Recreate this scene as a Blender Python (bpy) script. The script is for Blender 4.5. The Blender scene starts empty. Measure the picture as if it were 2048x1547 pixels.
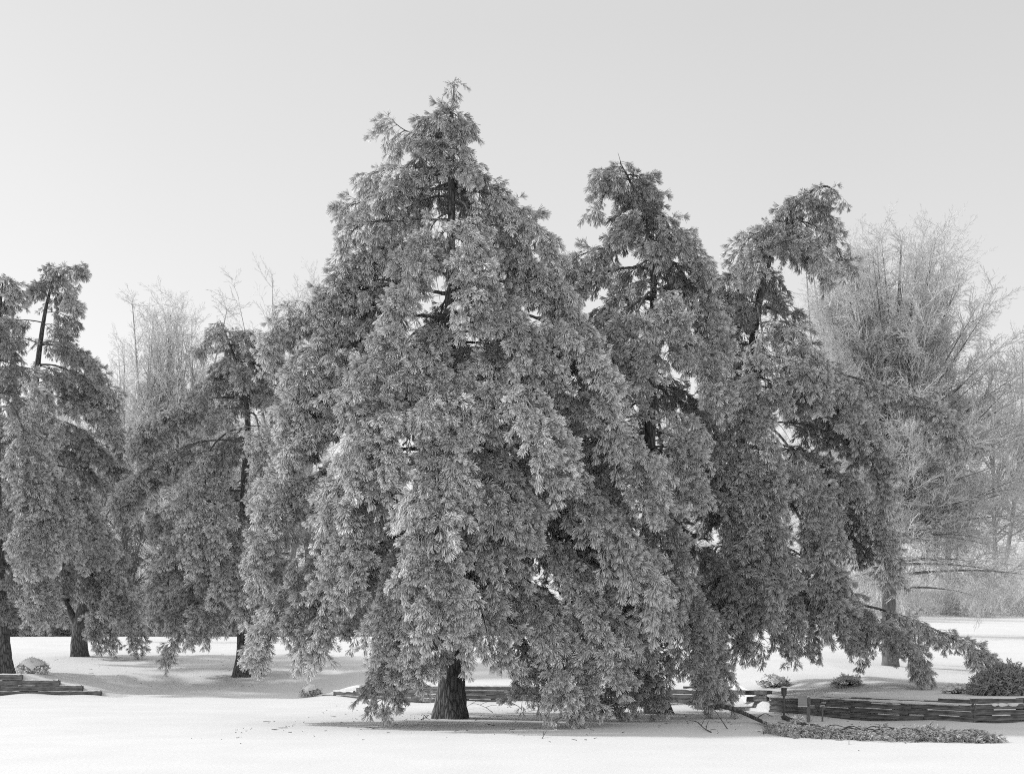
import bpy, math
import numpy as np
from mathutils import Vector, Matrix

# ------------------------------------------------------------------ camera, sky, sun, exposure
scene = bpy.context.scene
COL = scene.collection
F, HOR, CX, EYE = 2472.0, 1300.0, 1024.0, 1.7      # focal length (photo px), horizon row, centre column, eye height

cam_data = bpy.data.cameras.new('camera')
cam_data.sensor_width = 36.0
cam_data.lens = 36.0 * F / 2048.0
cam_data.shift_y = (HOR - 773.5) / 2048.0            # rising front of a view camera: verticals stay vertical
cam_data.clip_end = 5000.0
cam = bpy.data.objects.new('camera', cam_data)
cam.location = (0, 0, EYE)
cam.rotation_euler = (math.radians(90), 0, 0)
COL.objects.link(cam)
scene.camera = cam

SUN_EL, SUN_AZ = 38.0, 164.0                          # light comes from the left (azimuth measured from +x)
world = bpy.data.worlds.new('World')
scene.world = world
world.use_nodes = True
wn, wl = world.node_tree.nodes, world.node_tree.links
wn.clear()
w_out = wn.new('ShaderNodeOutputWorld')
w_bg = wn.new('ShaderNodeBackground')
w_sky = wn.new('ShaderNodeTexSky')
w_sky.sky_type = 'NISHITA'
w_sky.sun_disc = False
w_sky.sun_elevation = math.radians(SUN_EL)
w_sky.sun_rotation = math.radians(90.0 - SUN_AZ)
w_sky.air_density = 1.0
w_sky.dust_density = 3.0
w_sky.ozone_density = 1.0
w_bw = wn.new('ShaderNodeRGBToBW')
w_mul = wn.new('ShaderNodeMath'); w_mul.operation = 'MULTIPLY'; w_mul.inputs[1].default_value = 0.55
w_add = wn.new('ShaderNodeMath'); w_add.operation = 'ADD'; w_add.inputs[1].default_value = 4.7
wl.new(w_sky.outputs['Color'], w_bw.inputs['Color'])
wl.new(w_bw.outputs['Val'], w_mul.inputs[0])
wl.new(w_mul.outputs[0], w_add.inputs[0])
# thin high cloud: faint broad tone changes
w_tc = wn.new('ShaderNodeTexCoord')
w_ns = wn.new('ShaderNodeTexNoise'); w_ns.inputs['Scale'].default_value = 1.6; w_ns.inputs['Detail'].default_value = 3.0
w_mr = wn.new('ShaderNodeMapRange'); w_mr.inputs['To Min'].default_value = 0.93; w_mr.inputs['To Max'].default_value = 1.07
w_mm = wn.new('ShaderNodeMath'); w_mm.operation = 'MULTIPLY'
wl.new(w_tc.outputs['Generated'], w_ns.inputs['Vector'])
wl.new(w_ns.outputs['Fac'], w_mr.inputs['Value'])
wl.new(w_add.outputs[0], w_mm.inputs[0]); wl.new(w_mr.outputs[0], w_mm.inputs[1])
# hazy winter air: paler towards the horizon all round
w_sep = wn.new('ShaderNodeSeparateXYZ'); wl.new(w_tc.outputs['Generated'], w_sep.inputs[0])
w_hz = wn.new('ShaderNodeMapRange'); w_hz.inputs['From Min'].default_value = 0.0; w_hz.inputs['From Max'].default_value = 0.45
w_hz.inputs['To Min'].default_value = 1.28; w_hz.inputs['To Max'].default_value = 1.0
wl.new(w_sep.outputs['Z'], w_hz.inputs['Value'])
w_m3 = wn.new('ShaderNodeMath'); w_m3.operation = 'MULTIPLY'
wl.new(w_mm.outputs[0], w_m3.inputs[0]); wl.new(w_hz.outputs[0], w_m3.inputs[1])
wl.new(w_m3.outputs[0], w_bg.inputs['Color'])
w_bg.inputs['Strength'].default_value = 0.12
wl.new(w_bg.outputs['Background'], w_out.inputs['Surface'])

sun_data = bpy.data.lights.new('sun', 'SUN')
sun_data.energy = 2.7
sun_data.angle = math.radians(4.0)
sun_data.color = (1.0, 1.0, 1.0)                      # monochrome photograph: neutral light
sun = bpy.data.objects.new('sun', sun_data)
COL.objects.link(sun)
_a, _e = math.radians(SUN_AZ), math.radians(SUN_EL)
sun_dir = Vector((math.cos(_a) * math.cos(_e), math.sin(_a) * math.cos(_e), math.sin(_e)))
sun.rotation_euler = sun_dir.to_track_quat('Z', 'Y').to_euler()
sun.location = sun_dir * 60

vs = scene.view_settings
vs.view_transform = 'Standard'
vs.look = 'None'
vs.exposure = -0.07
vs.gamma = 1.0
vs.use_curve_mapping = False
scene.render.engine = 'CYCLES'
scene.cycles.use_denoising = False
scene.cycles.use_adaptive_sampling = False
scene.cycles.use_light_tree = False
scene.cycles.max_bounces = 6
scene.cycles.diffuse_bounces = 1
scene.cycles.filter_width = 1.05
scene.cycles.glossy_bounces = 2
scene.cycles.transmission_bounces = 3
scene.cycles.caustics_reflective = False
scene.cycles.caustics_refractive = False

# ------------------------------------------------------------------ helpers
def at(px, py, d):
    """a pixel of the photograph at forward distance d -> world point"""
    return np.array(((px - CX) * d / F, d, EYE + (HOR - py) * d / F))

def link(name, me, mat=None, parent=None, loc=None):
    o = bpy.data.objects.new(name, me)
    COL.objects.link(o)
    if mat is not None and me is not None:
        me.materials.append(mat)
    if parent is not None:
        o.parent = parent
    if loc is not None:
        o.location = loc
    return o

def tag(o, label=None, cat=None, group=None, kind=None):
    if label: o['label'] = label
    if cat: o['category'] = cat
    if group: o['group'] = group
    if kind: o['kind'] = kind
    return o

def thing(name, label, cat, loc=(0, 0, 0), group=None):
    o = bpy.data.objects.new(name, None)
    o.empty_display_size = 0.3
    o.location = tuple(float(v) for v in loc)
    COL.objects.link(o)
    return tag(o, label, cat, group)

def mesh_np(name, verts, quads=None, tris=None, attrs=None, smooth=True):
    """fast mesh from arrays; attrs: {name: (type, domain, data)}"""
    me = bpy.data.meshes.new(name)
    verts = np.asarray(verts, dtype=np.float32)
    nq = 0 if quads is None else len(quads)
    nt = 0 if tris is None else len(tris)
    me.vertices.add(len(verts))
    me.vertices.foreach_set('co', verts.ravel())
    if nq + nt:
        loops = []
        if nq: loops.append(np.asarray(quads, dtype=np.int32).ravel())
        if nt: loops.append(np.asarray(tris, dtype=np.int32).ravel())
        loops = np.concatenate(loops)
        starts = np.concatenate([np.arange(nq) * 4, nq * 4 + np.arange(nt) * 3]).astype(np.int32)
        me.loops.add(len(loops))
        me.loops.foreach_set('vertex_index', loops)
        me.polygons.add(nq + nt)
        me.polygons.foreach_set('loop_start', starts)
        if smooth:
            me.polygons.foreach_set('use_smooth', np.ones(nq + nt, dtype=bool))
    for k, (ty, dom, data) in (attrs or {}).items():
        a = me.attributes.new(k, ty, dom)
        key = 'vector' if ty == 'FLOAT_VECTOR' else 'value'
        a.data.foreach_set(key, np.asarray(data, dtype=np.int32 if ty == 'INT' else np.float32).ravel())
    me.update()
    me.validate()
    return me

def tube_batch(P, R, sides, lump=None):
    """P (N,K,3) centre lines, R (N,K) radii -> verts, quads"""
    P = np.asarray(P, dtype=float); R = np.asarray(R, dtype=float)
    N, K, _ = P.shape
    T = np.gradient(P, axis=1)
    T /= np.linalg.norm(T, axis=2, keepdims=True) + 1e-9
    T0 = P[:, -1] - P[:, 0]
    ref = np.where(np.abs(T0[:, 2:3]) > 0.8 * np.linalg.norm(T0, axis=1, keepdims=True), np.array([[1.0, 0.13, 0]]), np.array([[0.11, 0.07, 1.0]]))
    ref = np.repeat(ref[:, None, :], K, axis=1)
    U = np.cross(ref, T); U /= np.linalg.norm(U, axis=2, keepdims=True) + 1e-9
    V = np.cross(T, U)
    ang = np.arange(sides) * 2 * math.pi / sides
    Rr = np.repeat(R[:, :, None], sides, axis=2)
    if lump is not None: Rr = Rr * lump
    ring = (P[:, :, None, :] + Rr[..., None] * (np.cos(ang)[None, None, :, None] * U[:, :, None, :] + np.sin(ang)[None, None, :, None] * V[:, :, None, :]))
    verts = ring.reshape(-1, 3)
    n = np.arange(N)[:, None, None] * K * sides
    k = np.arange(K - 1)[None, :, None] * sides
    s = np.arange(sides)[None, None, :]
    s2 = (s + 1) % sides
    q = np.stack([n + k + s, n + k + s2, n + k + sides + s2, n + k + sides + s], axis=-1).reshape(-1, 4)
    return verts, q

class Acc:
    def __init__(self): self.v, self.q, self.n = [], [], 0
    def add(self, v, q):
        self.v.append(v); self.q.append(q + self.n); self.n += len(v)
    def tube(self, pts, rad, sides=6, lump=None):
        self.add(*tube_batch(np.asarray(pts)[None], np.asarray(rad)[None], sides, None if lump is None else lump[None]))
    def mesh(self, name):
        return mesh_np(name, np.concatenate(self.v), np.concatenate(self.q))

def resample(pts, n):
    """smooth Catmull-Rom through pts"""
    pts = np.asarray(pts, dtype=float)
    if len(pts) == 2:
        u = np.linspace(0, 1, n)[:, None]
        return pts[0] * (1 - u) + pts[1] * u
    p = np.vstack([2 * pts[0] - pts[1], pts, 2 * pts[-1] - pts[-2]])
    out = []
    m = len(pts) - 1
    for t in np.linspace(0, m - 1e-6, n):
        i = int(t); f = t - i
        a, b, c, d = p[i], p[i + 1], p[i + 2], p[i + 3]
        out.append(0.5 * ((2 * b) + (-a + c) * f + (2 * a - 5 * b + 4 * c - d) * f * f + (-a + 3 * b - 3 * c + d) * f ** 3))
    return np.array(out)

# ------------------------------------------------------------------ materials (all neutral: the photograph is black and white)
def mat_new(name):
    m = bpy.data.materials.new(name); m.use_nodes = True
    nt = m.node_tree
    b = nt.nodes['Principled BSDF']
    return m, nt, b

def g(v): return (v, v, v, 1.0)

def ramp(nt, fac, stops):
    r = nt.nodes.new('ShaderNodeValToRGB')
    e = r.color_ramp.elements
    e[0].position, e[0].color = stops[0][0], g(stops[0][1])
    e[1].position, e[1].color = stops[-1][0], g(stops[-1][1])
    for p, c in stops[1:-1]:
        x = e.new(p); x.color = g(c)
    nt.links.new(fac, r.inputs['Fac'])
    return r

def noise(nt, scale, detail=4, vec=None, rough=0.55):
    n = nt.nodes.new('ShaderNodeTexNoise')
    n.inputs['Scale'].default_value = scale; n.inputs['Detail'].default_value = detail; n.inputs['Roughness'].default_value = rough
    if vec is not None: nt.links.new(vec, n.inputs['Vector'])
    return n

def bump(nt, b, h, strength, dist):
    n = nt.nodes.new('ShaderNodeBump'); n.inputs['Strength'].default_value = strength; n.inputs['Distance'].default_value = dist
    nt.links.new(h, n.inputs['Height']); nt.links.new(n.outputs['Normal'], b.inputs['Normal'])
    return n

def objcoord(nt, scale=(1, 1, 1)):
    t = nt.nodes.new('ShaderNodeTexCoord'); m = nt.nodes.new('ShaderNodeMapping')
    m.inputs['Scale'].default_value = scale
    nt.links.new(t.outputs['Object'], m.inputs['Vector'])
    return m.outputs['Vector']

def mat_snow():
    m, nt, b = mat_new('snow')
    v = objcoord(nt)
    n1 = noise(nt, 0.5, 5, v); n2 = noise(nt, 14.0, 6, v); 
    r = ramp(nt, n1.outputs['Fac'], [(0.3, 0.75), (0.7, 0.82)])
    nt.links.new(r.outputs['Color'], b.inputs['Base Color'])
    b.inputs['Roughness'].default_value = 0.7
    b.inputs['Specular IOR Level'].default_value = 0.25
    v2 = objcoord(nt, (0.25, 2.2, 1))
    n3 = noise(nt, 1.1, 6, v2)
    ad = nt.nodes.new('ShaderNodeMath'); ad.operation = 'MULTIPLY_ADD'; ad.inputs[1].default_value = 0.25
    nt.links.new(n2.outputs['Fac'], ad.inputs[0]); nt.links.new(n3.outputs['Fac'], ad.inputs[2])
    bump(nt, b, ad.outputs[0], 0.35, 0.10)
    return m

def mat_needle():
    m, nt, b = mat_new('iced_needles')
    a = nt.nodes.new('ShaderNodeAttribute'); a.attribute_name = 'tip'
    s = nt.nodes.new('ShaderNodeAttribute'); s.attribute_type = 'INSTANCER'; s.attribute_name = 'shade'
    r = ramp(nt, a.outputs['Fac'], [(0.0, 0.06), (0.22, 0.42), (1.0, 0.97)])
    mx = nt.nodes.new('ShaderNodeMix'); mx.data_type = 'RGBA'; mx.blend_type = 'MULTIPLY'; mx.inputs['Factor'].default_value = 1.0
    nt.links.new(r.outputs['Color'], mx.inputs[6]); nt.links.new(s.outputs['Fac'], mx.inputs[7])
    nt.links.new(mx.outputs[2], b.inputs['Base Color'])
    b.inputs['Roughness'].default_value = 0.45
    b.inputs['Specular IOR Level'].default_value = 0.35
    return m

def mat_simple(name, lo, hi, scale, rough=0.8, bstr=0.4, bdist=0.02, sc=(1, 1, 1), spec=0.25, detail=5, pos=(0.3, 0.7)):
    m, nt, b = mat_new(name)
    v = objcoord(nt, sc)
    n = noise(nt, scale, detail, v)
    r = ramp(nt, n.outputs['Fac'], [(pos[0], lo), (pos[1], hi)])
    nt.links.new(r.outputs['Color'], b.inputs['Base Color'])
    b.inputs['Roughness'].default_value = rough
    b.inputs['Specular IOR Level'].default_value = spec
    if bstr: bump(nt, b, n.outputs['Fac'], bstr, bdist)
    return m

def mat_bark():
    m, nt, b = mat_new('pine_bark')
    v = objcoord(nt, (14, 14, 2.6))
    vo = nt.nodes.new('ShaderNodeTexVoronoi'); vo.feature = 'DISTANCE_TO_EDGE'; vo.inputs['Scale'].default_value = 1.0
    n0 = noise(nt, 2.0, 4, v)
    mixv = nt.nodes.new('ShaderNodeMix'); mixv.data_type = 'VECTOR'; mixv.inputs['Factor'].default_value = 0.35
    nt.links.new(v, mixv.inputs[4]); nt.links.new(n0.outputs['Color'], mixv.inputs[5])
    nt.links.new(v, vo.inputs['Vector'])
    r = ramp(nt, vo.outputs['Distance'], [(0.0, 0.04), (0.12, 0.17), (0.5, 0.36)])
    n2 = noise(nt, 6.0, 5, v)
    mx = nt.nodes.new('ShaderNodeMix'); mx.data_type = 'RGBA'; mx.blend_type = 'MULTIPLY'; mx.inputs['Factor'].default_value = 0.6
    nt.links.new(r.outputs['Color'], mx.inputs[6]); nt.links.new(n2.outputs['Fac'], mx.inputs[7])
    nt.links.new(mx.outputs[2], b.inputs['Base Color'])
    b.inputs['Roughness'].default_value = 0.85
    bump(nt, b, vo.outputs['Distance'], 0.9, 0.04)
    return m

SNOW = mat_snow()
NEEDLE = mat_needle()
BARK = mat_bark()
TWIG = mat_simple('iced_pine_twig', 0.07, 0.26, 9, 0.4, 0.2, 0.004, spec=0.4)
FROST = mat_simple('frosted_twig', 0.50, 0.86, 5, 0.5, 0.0, spec=0.3, pos=(0.25, 0.6))
GREYBARK = mat_simple('grey_bark', 0.11, 0.25, 7, 0.8, 0.5, 0.02, sc=(3, 3, 0.8))
FROSTBARK = mat_simple('frosted_bark', 0.26, 0.52, 7, 0.8, 0.4, 0.02, sc=(3, 3, 0.8))
DARKTWIG = mat_simple('bare_dark_twig', 0.05, 0.13, 8, 0.7, 0.2, 0.004)
TIMBER = mat_simple('weathered_timber', 0.035, 0.26, 3.0, 0.85, 0.6, 0.03, sc=(0.8, 6, 6), detail=8)
POSTMAT = mat_simple('painted_metal', 0.09, 0.15, 12, 0.5, 0.1, 0.003)
BOARD = mat_simple('grey_board', 0.30, 0.40, 6, 0.7, 0.1, 0.003, sc=(1, 1, 5))
ROUGHWOOD = mat_simple('rough_cut_wood', 0.13, 0.26, 9, 0.8, 0.4, 0.01, sc=(6, 6, 1))
ICE = mat_simple('ice_cap', 0.66, 0.80, 8, 0.5, 0.2, 0.01)
EVERGREEN = mat_simple('iced_evergreen_twig', 0.16, 0.72, 20, 0.5, 0.0)

# ------------------------------------------------------------------ terrain
def ss(a, b, x):
    t = np.clip((np.asarray(x, dtype=float) - a) / (b - a), 0, 1)
    return t * t * (3 - 2 * t)

WX = [-60, -25, -15.2, -6.6, -2.0, 1.67, 6.0, 6.95, 8.45, 10.4, 11.7, 14, 40, 80]
WY = [47, 46, 46, 43.8, 40.0, 38.9, 35.6, 33.6, 30.9, 27.8, 28.2, 29, 35, 40]
def ywall(x): return np.interp(x, WX, WY)
EX = [-60, -18.3, -17.5, -16.3, -15.2, -14, -8.5, -7.2, -6.4, -5.6, -3.5, 1.7, 5.85, 6.1, 6.8, 6.95, 8.45, 10.4, 14, 80]
EZ = [.84, .82, .60, .38, .12, .04, .03, .06, .22, .46, .58, .56, .50, .10, .10, .49, .555, .635, .65, .8]
def edge_h(x): return np.interp(x, EX, EZ)
LT = [0, 5, 12, 25, 40, 52, 75, 150, 500, 3000]
LZ = [.45, .80, 1.42, 2.1, 2.66, 2.72, 2.0, 1.2, 3.0, 30]
RT = [0, 4, 13.5, 30, 60, 90, 120, 170, 400, 3000]
RZ = [.58, .52, .94, 1.9, 3.6, 5.4, 6.8, 7.6, 9, 40]
def ground_h(x, y):
    x = np.asarray(x, dtype=float); y = np.asarray(y, dtype=float)
    t = y - ywall(x)
    k = ss(2, 22, x - 0.12 * (y - 40))
    up = (1 - k) * np.interp(t, LT, LZ) + k * np.interp(t, RT, RZ)
    e = edge_h(x)
    h_up = e + (up - e) * ss(0.1, 6.5, t)
    low = 0.045 * np.sin(x * 0.33 + 0.6) * np.sin(y * 0.21 + 1.0) + 0.03 * np.sin(x * 0.16 - y * 0.5) + 0.014 * np.sin(x * 0.5 + y * 1.1 + 2.2 * np.sin(y * .37 + x * .21)) * np.sin(x * .23 - y * .31 + .5)
    low = low * ss(2, 12, y) + 0.05 * np.exp(-((x + 2.0) ** 2 + (y - 30) ** 2) / 6.0)
    low_h = low * (1 - ss(-4, 0, t)) + 0.02 + (.045 * np.sin(x * 1.1 + 2) + .03 * np.sin(x * 2.7) + .02) * ss(-1.6, -.1, t)
    s = ss(0.12, 0.20, t)
    drift = 0.02 * np.sin(x * 1.3) * np.sin(t * 1.1 + x * .4) * ss(0.5, 2, t)
    return low_h * (1 - s) + (h_up + drift) * s

xs = np.concatenate([-np.geomspace(1500, 27, 24), np.arange(-26, 16.01, 0.22), np.geomspace(17, 1500, 26)])
xs = np.unique(np.concatenate([xs, [5.86, 6.09, 6.79, 6.94, 6.96, 5.84], [w for w in WX if abs(w) < 30], [-18.3, -18.2, -16.9, -16.8]]))
ts = np.unique(np.concatenate([np.linspace(-60, -26, 12), np.arange(-25, -2, 0.4), np.arange(-2, -0.15, 0.15), [-0.1, -0.04, 0.0, 0.06, 0.12, 0.14, 0.16, 0.18, 0.20, 0.27, 0.35],
                     np.arange(0.5, 8, 0.25), np.arange(8, 60, 1.0), np.geomspace(61, 3000, 26)]))
X, T_ = np.meshgrid(xs, ts, indexing='ij')
Y = ywall(X) + T_
Z = ground_h(X, Y)
nx, ny = X.shape
idx = np.arange(nx * ny).reshape(nx, ny)
quads = np.stack([idx[:-1, :-1], idx[1:, :-1], idx[1:, 1:], idx[:-1, 1:]], -1).reshape(-1, 4)
ground = link('snow_ground', mesh_np('snow_ground', np.stack([X, Y, Z], -1).reshape(-1, 3), quads), SNOW)
tag(ground, kind='structure')
def gz(x, y): return float(ground_h(x, y))

# ------------------------------------------------------------------ small pieces that crowns are scattered from
def make_proto(name, me, mat):
    me.materials.append(mat)
    o = bpy.data.objects.new(name, me)
    return o

def ribbon_set(base, dirv, length, w0, w1, rng, droop=0.0):
    """flat narrow blades; returns verts (N*4,3), quads, tip"""
    n = len(base)
    dirv = dirv / np.linalg.norm(dirv, axis=1, keepdims=True)
    rnd = rng.normal(size=(n, 3))
    side = np.cross(dirv, rnd); side /= np.linalg.norm(side, axis=1, keepdims=True)
    end = base + dirv * length[:, None]; end[:, 2] -= droop * length
    v = np.stack([base - side * w0 / 2, base + side * w0 / 2, end + side * w1 / 2, end - side * w1 / 2], 1).reshape(-1, 3)
    q = np.arange(n * 4).reshape(n, 4)
    tip = np.tile([0, 0, 1, 1], n)
    return v, q, tip

def pine_spray(seed, hang=1.0):
    rng = np.random.default_rng(seed)
    K = 6
    u = np.linspace(0, 1, K)
    bend = rng.uniform(-.07, .07)
    stem = np.stack([0.40 * u - 0.10 * u * u * hang, bend * u * u, -0.05 * u - 0.34 * hang * u * u], -1)
    V, Q = tube_batch(stem[None], (0.009 - 0.004 * u)[None], 3)
    tips = np.full(len(V), 0.55)
    vs_, qs_, ts_ = [V], [Q], [tips]
    n0 = len(V)
    specs = [(1.0, 0), (0.82, 1), (0.64, -1), (0.46, 1), (0.28, -1)]
    if seed % 4 == 3: specs = specs[:4]
    for uu, side in specs:
        i = min(int(uu * (K - 1)), K - 2); f = uu * (K - 1) - i
        p = stem[i] * (1 - f) + stem[i + 1] * f
        tan = stem[i + 1] - stem[i]; tan /= np.linalg.norm(tan)
        ax = tan * 0.75 + np.array([0, side * rng.uniform(.3, .7), rng.uniform(-.9, .15) * hang + rng.uniform(-.1, .3)])
        ax /= np.linalg.norm(ax)
        off = 0.0 if side == 0 else rng.uniform(.08, .17)
        if side:      # short shoot to the tuft
            P = np.stack([p, p + ax * off])
            v, q = tube_batch(P[None], np.array([[.005, .005]]), 3)
            vs_.append(v); qs_.append(q + n0); ts_.append(np.full(len(v), .5)); n0 += len(v)
        N = 20
        basep = p + ax * (off * rng.uniform(.55, 1.0, N))[:, None]
        spread = rng.normal(size=(N, 3))
        spread -= (spread @ ax)[:, None] * ax
        spread /= np.linalg.norm(spread, axis=1, keepdims=True)
        th = np.radians(rng.uniform(3, 40, N))
        dirs = ax * np.cos(th)[:, None] + spread * np.sin(th)[:, None]
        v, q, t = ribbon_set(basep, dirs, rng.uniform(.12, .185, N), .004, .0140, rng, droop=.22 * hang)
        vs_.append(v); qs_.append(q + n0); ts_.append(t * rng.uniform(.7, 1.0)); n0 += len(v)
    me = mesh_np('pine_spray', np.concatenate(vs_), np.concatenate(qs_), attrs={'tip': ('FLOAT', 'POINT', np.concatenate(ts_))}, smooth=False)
    return me

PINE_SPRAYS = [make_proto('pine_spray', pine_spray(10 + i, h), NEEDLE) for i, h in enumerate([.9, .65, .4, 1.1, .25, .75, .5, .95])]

def twig_spray(seed, n_side=9, length=0.8, w=0.0065, up=0.12, ang=(25, 60)):
    """branched spray of fine leafless twigs along +X"""
    rng = np.random.default_rng(seed)
    acc = Acc()
    K = 5
    u = np.linspace(0, 1, K)
    stem = np.stack([length * u, .05 * np.sin(u * 3 + seed), up * length * u * u], -1)
    acc.tube(stem, w * (1.4 - .7 * u), 3)
    for k in range(n_side):
        uu = rng.uniform(.08, .95)
        p = np.array([np.interp(uu, u, stem[:, j]) for j in range(3)])
        az = math.radians(rng.uniform(*ang)) * rng.choice([-1, 1]); roll = rng.uniform(-.9, .9)
        l = length * rng.uniform(.25, .55) * (1.1 - .6 * uu)
        d = np.array([math.cos(az), math.sin(az) * math.cos(roll), math.sin(az) * math.sin(roll) + .1])
        v = np.linspace(0, 1, 3)[:, None]
        pts = p + d * l * v + np.array([0, 0, .12]) * l * v * v
        acc.tube(pts, w * np.array([.9, .75, .55]), 3)
        for j in range(2):
            f = rng.uniform(.3, .9)
            q = p + d * l * f
            d2 = d + rng.normal(size=3) * .5; d2 /= np.linalg.norm(d2)
            acc.tube(np.stack([q, q + d2 * l * rng.uniform(.3, .6)]), w * np.array([.7, .5]), 3)
    me = acc.mesh('twig_spray')
    return me

FROST_SPRAYS = [make_proto('frost_spray', twig_spray(50 + i), FROST) for i in range(5)]
DARK_SPRAYS = [make_proto('bare_spray', twig_spray(70 + i, 6, .7, .007), DARKTWIG) for i in range(3)]
BUSH_SPRAYS = [make_proto('bush_spray', twig_spray(90 + i, 12, .22, .007, .1, (30, 80)), EVERGREEN) for i in range(4)]

PALE_SPRAYS = [make_proto('pale_spray', twig_spray(120 + i, 12, .22, .008, .1, (30, 80)), FROST) for i in range(4)]

def scatter_group(name, protos):
    ng = bpy.data.node_groups.new(name, 'GeometryNodeTree')
    ng.interface.new_socket('Geometry', in_out='INPUT', socket_type='NodeSocketGeometry')
    ng.interface.new_socket('Geometry', in_out='OUTPUT', socket_type='NodeSocketGeometry')
    N, L = ng.nodes, ng.links
    gi, go = N.new('NodeGroupInput'), N.new('NodeGroupOutput')
    join = N.new('GeometryNodeJoinGeometry')
    for p in protos:
        oi = N.new('GeometryNodeObjectInfo'); oi.inputs['Object'].default_value = p
        ti = N.new('GeometryNodeGeometryToInstance')
        L.new(oi.outputs['Geometry'], ti.inputs[0]); L.new(ti.outputs[0], join.inputs[0])
    ip = N.new('GeometryNodeInstanceOnPoints')
    ip.inputs['Pick Instance'].default_value = True
    def named(nm, ty):
        a = N.new('GeometryNodeInputNamedAttribute'); a.data_type = ty; a.inputs['Name'].default_value = nm
        return a.outputs[0]
    er = N.new('FunctionNodeEulerToRotation')
    L.new(named('rot', 'FLOAT_VECTOR'), er.inputs[0]); L.new(er.outputs[0], ip.inputs['Rotation'])
    L.new(named('scl', 'FLOAT'), ip.inputs['Scale'])
    L.new(named('var', 'INT'), ip.inputs['Instance Index'])
    L.new(gi.outputs[0], ip.inputs['Points']); L.new(join.outputs[0], ip.inputs['Instance'])
    L.new(ip.outputs['Instances'], go.inputs[0])
    return ng

G_PINE = scatter_group('pine_spray_scatter', PINE_SPRAYS)
G_FROST = scatter_group('frost_spray_scatter', FROST_SPRAYS)
G_DARK = scatter_group('bare_spray_scatter', DARK_SPRAYS)
G_BUSH = scatter_group('bush_spray_scatter', BUSH_SPRAYS)
G_PALE = scatter_group('pale_spray_scatter', PALE_SPRAYS)

def scatter_mesh(name, pos, rot, scl, nvar, rng, shade=None):
    n = len(pos)
    return mesh_np(name, pos, attrs={'rot': ('FLOAT_VECTOR', 'POINT', rot), 'scl': ('FLOAT', 'POINT', scl),
                                     'var': ('INT', 'POINT', rng.integers(0, nvar, n)), 'shade': ('FLOAT', 'POINT', rng.uniform(.72, 1.12, n) if shade is None else shade)})

def scatter_obj(name, me, group, parent=None):
    o = link(name, me, None, parent)
    md = o.modifiers.new('scatter', 'NODES'); md.node_group = group
    o['kind'] = 'stuff'
    return o

# ------------------------------------------------------------------ pines
def bezier(A, B, C, D, n):
    u = np.linspace(0, 1, n)[:, None]
    return A * (1 - u) ** 3 + 3 * B * u * (1 - u) ** 2 + 3 * C * u * u * (1 - u) + D * u ** 3

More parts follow.
